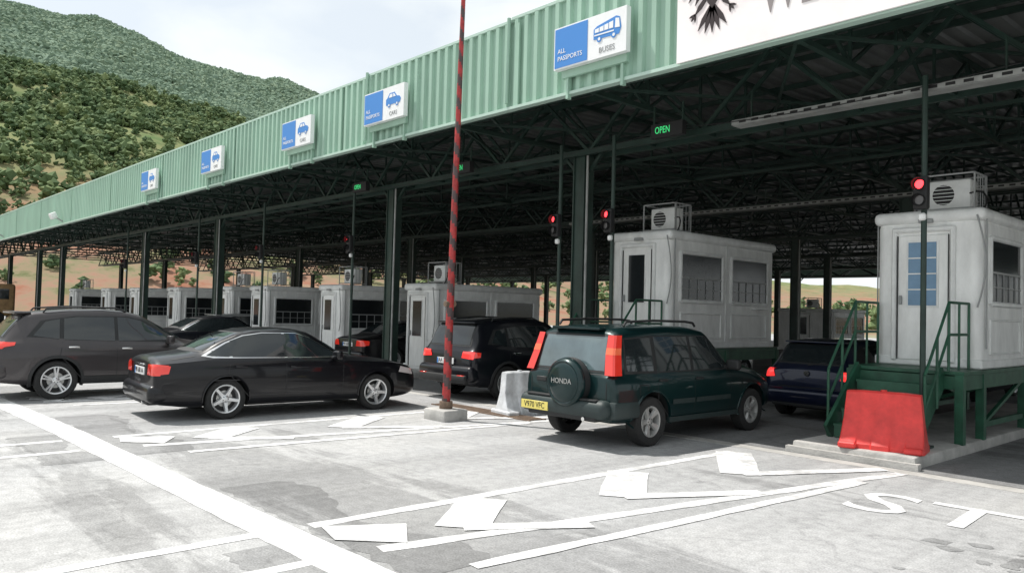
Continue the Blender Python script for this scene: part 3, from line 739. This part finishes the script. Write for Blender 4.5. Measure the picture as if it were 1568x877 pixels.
def crv_d(D,decal,line,P,bvh):
    for s in(-1,1):
        pts=[(-.785,.80,.99),(-.71,.735,1.26),(-.635,.695,1.52)]
        vs=[]
        for (x,y,z),wy,wx in zip(pts,(.13,.12,.10),(.14,.12,.10)):
            vs+=[(x-.02,s*(y-wy),z),(x-.025,s*(y+.005),z),(x+.0,s*(y+.03),z),(x+wx,s*(y+.035),z)]
        fs=[(i*4+j,i*4+j+1,i*4+j+5,i*4+j+4) for i in range(2) for j in range(3)]+[(0,1,2,3),(8,9,10,11)]
        D.add(vs,fs,M['tail_red'],True)
        o=Vector((-.004,s*.003,0))
        D.add([Vector(v)+o for v in vs[4:8]]+[Vector(vs[4+j]).lerp(Vector(vs[8+j]),.35)+o for j in range(4)],[(j,j+1,j+5,j+4) for j in range(3)],M['tail_orange'],True)
        D.tube([Vector((x,s*.60,z)) for x,z in((-.35,1.64),(-.3,1.70),(.3,1.725),(1.1,1.72),(1.3,1.70),(1.35,1.65))],.018,M['plastic_black'],8)
        decal([(.44,.56),(.98,.56),(.98,.63),(.44,.63)],'L' if s>0 else 'R',M['plastic_grey'],.014)
        decal([(1.02,.56),(1.94,.56),(1.94,.63),(1.02,.63)],'L' if s>0 else 'R',M['plastic_grey'],.014)
        D.beam((.40,s*.83,.34),(2.2,s*.83,.34),.06,.07,M['plastic_grey'])
        D.rbox((-.55,s*.80,.53),(.55,.16,.24),M['plastic_grey'],.05,2)
    c=Vector((-.80,-.10,.86)); r=.335
    D.lathe([(.02,.001),(.02,r*.9),(.0,r),(-.14,r),(-.19,r*.95),(-.21,r*.86),(-.2,r*.80),(-.215,r*.74),(-.23,.2),(-.235,.001)],P,44,c,Matrix.Rotation(rad(-90),3,'Z'))
    D.lathe([(-.02,r+.004),(-.12,r+.004)],M['plastic_black'],44,c,Matrix.Rotation(rad(-90),3,'Z'))
    MT=Matrix(((0,0,-1,c.x-.24),(-1,0,0,c.y),(0,1,0,c.z+.02),(0,0,0,1)))
    D.text('HONDA',.10,MT,M['alloy_dull'],ext=.003,sx=1.0)
    line((-.70,.64),(-.70,1.0),.012,'B'); line((.70,.64),(.70,1.0),.012,'B'); line((-.70,.99),(.70,.99),.012,'B')
    D.beam((-.78,.25,1.07),(-.735,-.2,1.13),.015,.02,M['black'])
    D.rbox((-.80,.5,.86),(.03,.2,.07),M['plastic_black'],.01,1)
    D.rbox((-.60,0,1.60),(.14,.9,.04),P,.015,2)
    D.rbox((-.90,0,.655),(.1,1.3,.03),M['plastic_black'],.01,1)
make_car('suv',crv,(-7.52,8.75),rad(90.5),P_teal,crv_d)

a4=dict(wb=2.65,R=.318,rim=.70,spokes=5,dbl=False,gap=.04,rr=.12,rf=.30,
 top=[(-1.06,.90),(-1.02,.965),(-.60,1.02),(-.40,1.05),(-.10,1.19),(.22,1.335),(.5,1.40),(.95,1.43),(1.25,1.41),(1.45,1.365),(2.18,.965),(2.4,.94),(3.0,.88),(3.35,.80),(3.5,.74),(3.56,.64)],
 belt=[(-1.06,.86),(-.3,.93),(1.0,.92),(2.2,.88),(3.0,.83),(3.4,.76),(3.56,.62)],bot=[(-1.06,.27),(-.5,.2),(3.0,.2),(3.55,.24)],
 wid=[(-1.06,.79),(-.7,.86),(0,.885),(2.2,.885),(3.0,.87),(3.55,.74)],tw=[(-.4,.60),(.3,.63),(1.4,.63),(2.1,.62)],
 dlo=[(-.36,.985),(.02,1.19),(.30,1.305),(.62,1.352),(1.20,1.348),(1.45,1.275),(2.02,.955),(1.98,.935),(-.2,.955)],dlom=M['chrome'],
 win=[[(1.0,.95),(1.0,1.34),(1.2,1.336),(1.43,1.266),(1.94,.965)],[(.10,.966),(.10,1.212),(.31,1.293),(.62,1.340),(.95,1.342),(.95,.952)],[(-.29,.99),(.05,1.182),(.05,.970)],[(.95,.96),(.95,1.33),(1.0,1.33),(1.0,.96)],[(.05,.98),(.05,1.18),(.10,1.20),(.10,.98)]],
 rwin_o=[(-.60,1.04),(.60,1.04),(.53,1.35),(-.53,1.35)],rwin=[(-.57,1.06),(.57,1.06),(.51,1.335),(-.51,1.335)],fwin=[(-.68,.99),(.68,.99),(.56,1.35),(-.56,1.35)],
 seams=[((.97,.24),(.97,.93)),((.02,.72),(.06,.93)),((.02,.72),(.38,.32)),((1.98,.3),(2.0,.88)),((.38,.235),(1.98,.235)),((-.45,.98),(-.8,.93))],
 handles=[(1.12,.80),(.22,.82)],mirror=(1.83,.98),bump=(-1.12,.28,.56),
 lights=[('B2',[(.46,.70),(.80,.70),(.80,.86),(.50,.86)],'tail_red'),('S',[(-1.03,.71),(-.86,.73),(-.83,.84),(-1.03,.86)],'tail_red'),('S',[(3.1,.66),(3.45,.60),(3.42,.70),(3.15,.76)],'tail_clear')],plate=(-1.065,0,.74,'plate_white','MR 608 AA'))
def a4_d(D,decal,line,P,bvh):
    line((-.5,.66),(.5,.66),.012,'B'); line((-.45,.66),(-.45,.92),.01,'B'); line((.45,.66),(.45,.92),.01,'B')
    line((-.75,.62),(2.1,.60),.02,'S',P,.008)
    D.cyl((-.06,-.3,1.27),(-.12,-.3,1.33),.008,M['black'],6)
    D.rbox((-1.065,0,.84),(.02,.5,.025),M['chrome'],.006,1)
    for s in(-1,1): decal([(.40,.19),(2.25,.19),(2.25,.25),(.40,.25)],'L' if s>0 else 'R',P,.02)
make_car('sedan_car',a4,(-12.95,5.1),rad(86.5),P_black,a4_d)

tuc=dict(wb=2.67,R=.352,rim=.70,spokes=5,dbl=True,gap=.05,clad=.045,sill=.42,rr=.12,
 top=[(-.95,.98),(-.90,1.06),(-.62,1.42),(-.50,1.53),(-.40,1.57),(.2,1.63),(.8,1.65),(1.2,1.62),(1.45,1.56),(2.3,1.08),(2.5,1.05),(3.2,.96),(3.5,.82),(3.58,.7)],
 belt=[(-.95,.98),(-.4,1.06),(.8,1.01),(2.3,.96),(3.58,.68)],bot=[(-.95,.34),(-.4,.27),(3,.27),(3.58,.3)],
 wid=[(-.95,.82),(-.5,.90),(0,.925),(2.2,.925),(3.0,.89),(3.58,.74)],tw=[(-.7,.64),(.3,.68),(1.4,.67),(2.2,.65)],
 dlo=[(-.48,1.13),(-.25,1.42),(.3,1.51),(1.2,1.515),(1.5,1.44),(2.15,1.05),(2.1,1.02)],
 win=[[(1.02,1.055),(1.02,1.495),(1.2,1.49),(1.45,1.43),(2.02,1.07)],[(.10,1.085),(.12,1.46),(.35,1.49),(.96,1.495),(.96,1.055)],[(-.38,1.15),(-.18,1.40),(.05,1.45),(.03,1.09)]],
 rwin_o=[(-.66,1.10),(.66,1.10),(.60,1.50),(-.60,1.50)],rwin=[(-.62,1.13),(.62,1.13),(.57,1.48),(-.57,1.48)],fwin=[(-.70,1.1),(.70,1.1),(.6,1.52),(-.6,1.52)],
 seams=[((.99,.3),(.99,1.02)),((.04,.8),(.08,1.05)),((.04,.8),(.42,.36)),((2.02,.36),(2.05,.98))],
 handles=[(1.16,.92),(.26,.95)],hm=M['chrome'],mirror=(1.92,1.08),bump=(-1.02,.38,.70),
 lights=[('B2',[(.42,.96),(.82,.92),(.82,1.04),(.5,1.03)],'tail_red'),('S',[(-.92,.93),(-.66,.98),(-.64,1.03),(-.92,1.04)],'tail_red')],plate=(-.985,0,.80,'plate_white','AB 142 HN'))
def suv_d(D,decal,line,P,bvh):
    line((-.6,.74),(.6,.74),.012,'B')
    D.rbox((-.52,0,1.555),(.26,1.2,.04),P,.015,2)
    for s in(-1,1):
        D.tube([Vector((x,s*.58,z)) for x,z in((-.2,1.57),(-.15,1.63),(.4,1.675),(1.0,1.67),(1.2,1.60))],.016,M['plastic_black'],8)
        D.rbox((-.985,s*.6,.50),(.06,.2,.05),M['tail_red'],.01,1)
    D.rbox((-.95,0,.44),(.16,1.5,.16),M['plastic_black'],.04,2)
    line((-.7,.74),(2.2,.80),.015,'S',P,.008)
make_car('suv',tuc,(-16.85,3.55),rad(89),P_grey,suv_d)

tig=dict(tuc); tig.update(R=.35,spokes=5,dbl=False,
 top=[(-.86,.98),(-.83,1.04),(-.66,1.42),(-.58,1.55),(-.48,1.60),(.2,1.66),(.8,1.675),(1.2,1.65),(1.45,1.59),(2.2,1.09),(2.4,1.05),(3.2,.96),(3.45,.82),(3.52,.7)],
 lights=[('B2',[(.48,.86),(.80,.84),(.80,.98),(.52,.98)],'tail_lit'),('S',[(-.84,.86),(-.70,.88),(-.68,.97),(-.84,.98)],'tail_red')],bump=(-.94,.38,.70),plate=(-.895,0,.78,'plate_white','AA 377 LP'),
 rwin_o=[(-.66,1.08),(.66,1.08),(.60,1.52),(-.60,1.52)],rwin=[(-.62,1.11),(.62,1.11),(.57,1.50),(-.57,1.50)])
make_car('suv',tig,(-12.7,10.7),rad(91),P_dark,suv_d)

golf=dict(a4); golf.update(wb=2.58,R=.31,gap=.045,rr=.1,spokes=7,
 top=[(-.72,.90),(-.69,.96),(-.42,1.30),(-.32,1.39),(-.2,1.42),(.3,1.455),(.9,1.46),(1.2,1.42),(2.0,.97),(2.2,.93),(2.9,.87),(3.2,.78),(3.35,.64)],
 belt=[(-.72,.88),(.3,.93),(2.0,.88),(2.9,.82),(3.35,.6)],bot=[(-.72,.3),(-.3,.2),(3.0,.2),(3.35,.24)],
 wid=[(-.72,.80),(-.4,.85),(0,.875),(2.2,.875),(3.0,.84),(3.35,.7)],tw=[(-.5,.60),(.3,.64),(1.3,.63),(2.0,.62)],
 dlo=[(-.42,1.0),(-.2,1.26),(.2,1.36),(1.1,1.37),(1.3,1.31),(1.85,.96),(1.8,.93)],dlom=M['plastic_black'],
 win=[[(.95,.96),(.95,1.35),(1.1,1.345),(1.28,1.29),(1.75,.97)],[(.0,.97),(.05,1.30),(.3,1.345),(.89,1.35),(.89,.96)]],
 rwin_o=[(-.60,1.0),(.60,1.0),(.55,1.36),(-.55,1.36)],rwin=[(-.57,1.03),(.57,1.03),(.52,1.34),(-.52,1.34)],fwin=[(-.66,1.0),(.66,1.0),(.56,1.38),(-.56,1.38)],
 seams=[((.92,.24),(.92,.93)),((.0,.72),(.02,.93)),((1.85,.3),(1.87,.88))],handles=[(1.05,.82),(.18,.84)],mirror=(1.65,.98),bump=(-.80,.28,.58),
 lights=[('B2',[(.60,.76),(.80,.74),(.80,.90),(.63,.90)],'tail_lit'),('S',[(-.70,.76),(-.60,.78),(-.60,.89),(-.70,.90)],'tail_red')],plate=(-.79,0,.46,'plate_white','DT 434 UE'))
def hatch_d(D,decal,line,P,bvh):
    line((-.56,.6),(.56,.6),.012,'B'); D.rbox((-.38,0,1.395),(.18,1.1,.03),P,.012,2)
    D.lathe([(0,.001),(0,.05)],M['chrome'],20,(-.745,0,.85),Matrix.Rotation(rad(90),3,'Z'))
    D.beam((-.70,0,.99),(-.62,-.3,1.05),.012,.015,M['black'])
make_car('hatchback_car',golf,(-6.75,14.0),rad(91),P_blue,hatch_d)
make_car('hatchback_car',golf,(-6.9,20.3),rad(90),P_dark,hatch_d)
make_car('sedan_car',a4,(-20.1,13.0),rad(90),P_black,a4_d)
make_car('sedan_car',a4,(-24.9,9.0),rad(90),P_dark,a4_d)
make_car('hatchback_car',golf,(-29.4,12.0),rad(90),P_silver,hatch_d)
make_car('sedan_car',a4,(-34,13.0),rad(90),P_silver,a4_d)
make_car('hatchback_car',golf,(-12.9,17.5),rad(90),P_silver,hatch_d)

# truck far left
b=MB(); ty=-8.7
b.rbox((-64,14+ty,2.3),(2.5,7,2.7),M['tarp'],.06,2)
for k in range(7): b.box((-62.74,11+k+ty,2.3),(.03,.05,2.6),M['tarp'])
b.box((-64,14+ty,.85),(2.3,7.2,.15),M['black']); b.rbox((-64,18.9+ty,1.7),(2.4,2.0,2.2),M['tarp'],.2,3); b.box((-62.79,19+ty,2.1),(.02,1.0,.7),M['glass_dark'])
for y in(11.5,12.7,18.8):
    for s in(-1,1): b.lathe([(-.15,.001),(-.15,.45),(-.12,.5),(.12,.5),(.15,.45),(.15,.001)],M['tyre'],24,(-64+s*1.05,y+ty,.5),Matrix.Rotation(rad(90),3,'Z'))
b.obj('cargo_truck')

# ------------------------------------------------------------------ hills
NA=[-80,-50,-39.3,-33.1,-28.6,-23.6,-19,-13.3,-4,5.5,21,60]
NTn=[.20,.25,.252,.259,.257,.2406,.221,.182,.12,.065,.034,.03]
FA=[-80,-50,-39.3,-33.1,-28.6,-25.9,-23.6,-21.1,-18.2,-16.4,-14,-8.7,.7,10.2,21,31,60]
FTn=[.25,.29,.315,.322,.3217,.3085,.296,.286,.2727,.2753,.2655,.233,.147,.067,.045,.04,.035]
def fnoise(x,y,s,seed):
    r=np.random.default_rng(seed); o=np.zeros_like(x)
    for i in range(7):
        a=r.uniform(0,2*np.pi); f=(1.0+r.uniform(-.3,.9))*2*np.pi/s; o+=np.sin(x*f*np.cos(a)+y*f*np.sin(a)+r.uniform(0,6.28))/7
    return o
def HH(a,r):
    hn=np.interp(a,NA,NTn)*400+1.8-3; hf=np.interp(a,FA,FTn)*950+1.8-4
    z=np.where(r<400,hn*np.clip((r-110)/290,0,1)**1.05,
      np.where(r<520,hn*(1-.2*(r-400)/120),
      np.where(r<950,hn*.8+(hf-hn*.8)*(np.clip((r-520)/430,0,1)**.9), hf*(1-.5*(r-950)/350))))
    x=r*np.sin(np.radians(a)); y=r*np.cos(np.radians(a))
    amp=np.clip((r-130)/200,0,1)*np.clip(z/40,0,1)
    z=z+amp*(fnoise(x,y,90,1)*5+fnoise(x,y,35,2)*1.6)+np.clip((r-450)/200,0,1)*np.clip(z/80,0,1)*fnoise(x,y,160,3)*9
    return z
def toworld(a,r):
    D=r*np.cos(np.radians(a)); Lr=r*np.sin(np.radians(a))
    return -sf*D+cf*Lr, cf*D+sf*Lr
def fast(name,V,Fc,mats,attr=None,smooth=False):
    me=bpy.data.meshes.new(name); k=Fc.shape[1]
    me.vertices.add(len(V)); me.vertices.foreach_set('co',V.astype(np.float32).ravel())
    me.loops.add(Fc.size); me.loops.foreach_set('vertex_index',Fc.astype(np.int32).ravel())
    me.polygons.add(len(Fc)); me.polygons.foreach_set('loop_start',np.arange(0,Fc.size,k,dtype=np.int32))
    me.polygons.foreach_set('use_smooth',np.full(len(Fc),smooth))
    me.update(calc_edges=True); me.validate()
    if attr is not None:
        at=me.attributes.new('tint','FLOAT','POINT'); at.data.foreach_set('value',attr.astype(np.float32))
    for m in mats: me.materials.append(m)
    o=bpy.data.objects.new(name,me); coll.objects.link(o); return o
aa=np.arange(-80,60.1,.6); rs=np.concatenate([np.arange(105,420,9),np.arange(420,1320,20)])
A,Rr=np.meshgrid(aa,rs,indexing='ij'); Zh=HH(A,Rr); Zh[:,0]=-2; Xw,Yw=toworld(A,Rr)
V=np.stack([Xw,Yw,Zh],-1).reshape(-1,3); na,nr=A.shape
ii,jj=np.meshgrid(np.arange(na-1),np.arange(nr-1),indexing='ij'); base=(ii*nr+jj).ravel()
Fc=np.stack([base,base+nr,base+nr+1,base+1],-1)
def hillmat():
    m=bpy.data.materials.new('hillside'); m.use_nodes=True; nt=m.node_tree; p=nt.nodes['Principled BSDF']; L=nt.links.new
    tc=nt.nodes.new('ShaderNodeTexCoord')
    def N(s,d=8):
        n=nt.nodes.new('ShaderNodeTexNoise'); n.inputs['Scale'].default_value=s; n.inputs['Detail'].default_value=d; n.inputs['Roughness'].default_value=.7; L(tc.outputs['Object'],n.inputs['Vector']); return n.outputs['Fac']
    r=nt.nodes.new('ShaderNodeValToRGB'); L(N(.09),r.inputs['Fac'])
    els=[(.36,(.10,.12,.05)),(.44,(.21,.18,.11)),(.52,(.27,.17,.12)),(.64,(.26,.11,.07))]
    while len(r.color_ramp.elements)<4: r.color_ramp.elements.new(.5)
    for e,(a,c) in zip(r.color_ramp.elements,els): e.position=a;e.color=(*c,1)
    r2=nt.nodes.new('ShaderNodeValToRGB'); L(N(.06),r2.inputs['Fac']); r2.color_ramp.elements[0].position=.38;r2.color_ramp.elements[0].color=(.10,.155,.06,1); r2.color_ramp.elements[1].position=.60;r2.color_ramp.elements[1].color=(.22,.225,.11,1)
    sx=nt.nodes.new('ShaderNodeSeparateXYZ'); L(tc.outputs['Object'],sx.inputs[0])
    mr=nt.nodes.new('ShaderNodeMapRange'); mr.inputs['From Min'].default_value=14; mr.inputs['From Max'].default_value=40; L(sx.outputs['Z'],mr.inputs['Value'])
    x=nt.nodes.new('ShaderNodeMix'); x.data_type='RGBA'; L(mr.outputs['Result'],x.inputs[0]); L(r.outputs['Color'],x.inputs[6]); L(r2.outputs['Color'],x.inputs[7])
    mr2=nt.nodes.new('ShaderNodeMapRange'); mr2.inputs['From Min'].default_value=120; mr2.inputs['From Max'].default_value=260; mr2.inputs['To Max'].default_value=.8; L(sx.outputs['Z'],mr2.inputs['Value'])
    x2=nt.nodes.new('ShaderNodeMix'); x2.data_type='RGBA'; L(mr2.outputs['Result'],x2.inputs[0]); L(x.outputs[2],x2.inputs[6]); x2.inputs[7].default_value=(.17,.24,.17,1)  # pale green mixed in with height, haze painted on the far hill
    L(x2.outputs[2],p.inputs['Base Color']); p.inputs['Roughness'].default_value=1; p.inputs['Specular IOR Level'].default_value=.1
    return m
fast('hillside',V,Fc,[hillmat()],smooth=True)
def ico(sub):
    bm=bmesh.new(); bmesh.ops.create_icosphere(bm,subdivisions=sub,radius=1); bm.verts.index_update()
    IV=np.array([v.co[:] for v in bm.verts]); IF=np.array([[v.index for v in f.verts] for f in bm.faces]); bm.free(); return IV,IF
OCT_V=np.array([(1,0,0),(-1,0,0),(0,1,0),(0,-1,0),(0,0,1),(0,0,-1)],float)
OCT_F=np.array([(0,2,4),(2,1,4),(1,3,4),(3,0,4),(2,0,5),(1,2,5),(3,1,5),(0,3,5)])
def foliage(name,n,a0,a1,r0_,r1_,s0,s1,m,keep,parts=1,octa=False):
    IV,IF=(OCT_V,OCT_F) if octa else ico(1)
    a=rng.uniform(a0,a1,n); r=np.sqrt(rng.uniform(r0_**2,r1_**2,n))
    x=r*np.sin(np.radians(a)); y=r*np.cos(np.radians(a))
    k=keep(a,r,x,y)>rng.uniform(0,1,n); a=a[k];r=r[k]; n=len(a)
    z=HH(a,r); X,Y=toworld(a,r); s=(s0+(s1-s0)*rng.uniform(0,1,n)**1.8); tt=rng.uniform(0,1,n)
    if parts>1:
        X=np.repeat(X,parts);Y=np.repeat(Y,parts);z=np.repeat(z,parts);s=np.repeat(s,parts); tt=np.repeat(tt,parts)+rng.uniform(-.22,.22,n*parts); n*=parts
        dv=rng.normal(0,1,(n,3)); dv/=np.linalg.norm(dv,axis=1,keepdims=True); rr=rng.uniform(.3,1.0,n)
        X=X+dv[:,0]*rr*s; Y=Y+dv[:,1]*rr*s; z=z+s*.7+dv[:,2]*rr*s*.95; s=s*rng.uniform(.24,.46,n)
    jit=rng.uniform(.5,1.5,(n,len(IV),1)); sc=np.stack([s*rng.uniform(.8,1.2,n),s*rng.uniform(.8,1.2,n),s*rng.uniform(.75,1.15,n)],-1)[:,None,:]
    th_=rng.uniform(0,6.28,n); ph=rng.uniform(-.8,.8,n)
    c1,s1_,c2,s2=np.cos(th_)[:,None],np.sin(th_)[:,None],np.cos(ph)[:,None],np.sin(ph)[:,None]
    Q=IV[None]*jit*sc; qx,qy,qz=Q[...,0],Q[...,1],Q[...,2]
    qy,qz=qy*c2-qz*s2,qy*s2+qz*c2; qx,qy=qx*c1-qy*s1_,qx*s1_+qy*c1
    V=np.stack([X,Y,z+s*.3],-1)[:,None,:]+np.stack([qx,qy,qz],-1)
    Fx=(IF[None]+ (np.arange(n)*len(IV))[:,None,None]).reshape(-1,3)
    return fast(name,V.reshape(-1,3),Fx,[m],np.repeat(np.clip(tt,0,1),len(IV)))
def folmat(name,c0,c1,c2):
    m=bpy.data.materials.new(name); m.use_nodes=True; nt=m.node_tree; p=nt.nodes['Principled BSDF']
    at=nt.nodes.new('ShaderNodeAttribute'); at.attribute_name='tint'; r=nt.nodes.new('ShaderNodeValToRGB'); r.color_ramp.elements.new(.5)
    for e,(q,c) in zip(r.color_ramp.elements,((0,c0),(.55,c1),(1,c2))): e.position=q;e.color=(*c,1)
    nt.links.new(at.outputs['Fac'],r.inputs['Fac']); nt.links.new(r.outputs['Color'],p.inputs['Base Color']); p.inputs['Roughness'].default_value=.9; p.inputs['Specular IOR Level'].default_value=.15
    return m
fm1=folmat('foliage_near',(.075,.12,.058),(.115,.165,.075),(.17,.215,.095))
fm2=folmat('foliage_far_hazed',(.15,.215,.16),(.165,.235,.165),(.19,.25,.17))  # paler, greyer greens put distance haze into the leaf colour
foliage('hillside_woodland',9500,-40,-8,150,430,1.1,2.8,fm1,lambda a,r,x,y:np.clip(.42+1.1*fnoise(x,y,45,5)+(r-270)/300,0.12,1),parts=17,octa=True)
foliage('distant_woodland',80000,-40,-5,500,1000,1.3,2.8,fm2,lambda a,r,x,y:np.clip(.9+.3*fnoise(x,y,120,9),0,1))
foliage('roadside_bushes',1900,-45,60,118,230,.5,1.8,fm1,lambda a,r,x,y:np.clip(.42+1.0*fnoise(x,y,30,6),0,1),parts=14,octa=True)
print('DONE')
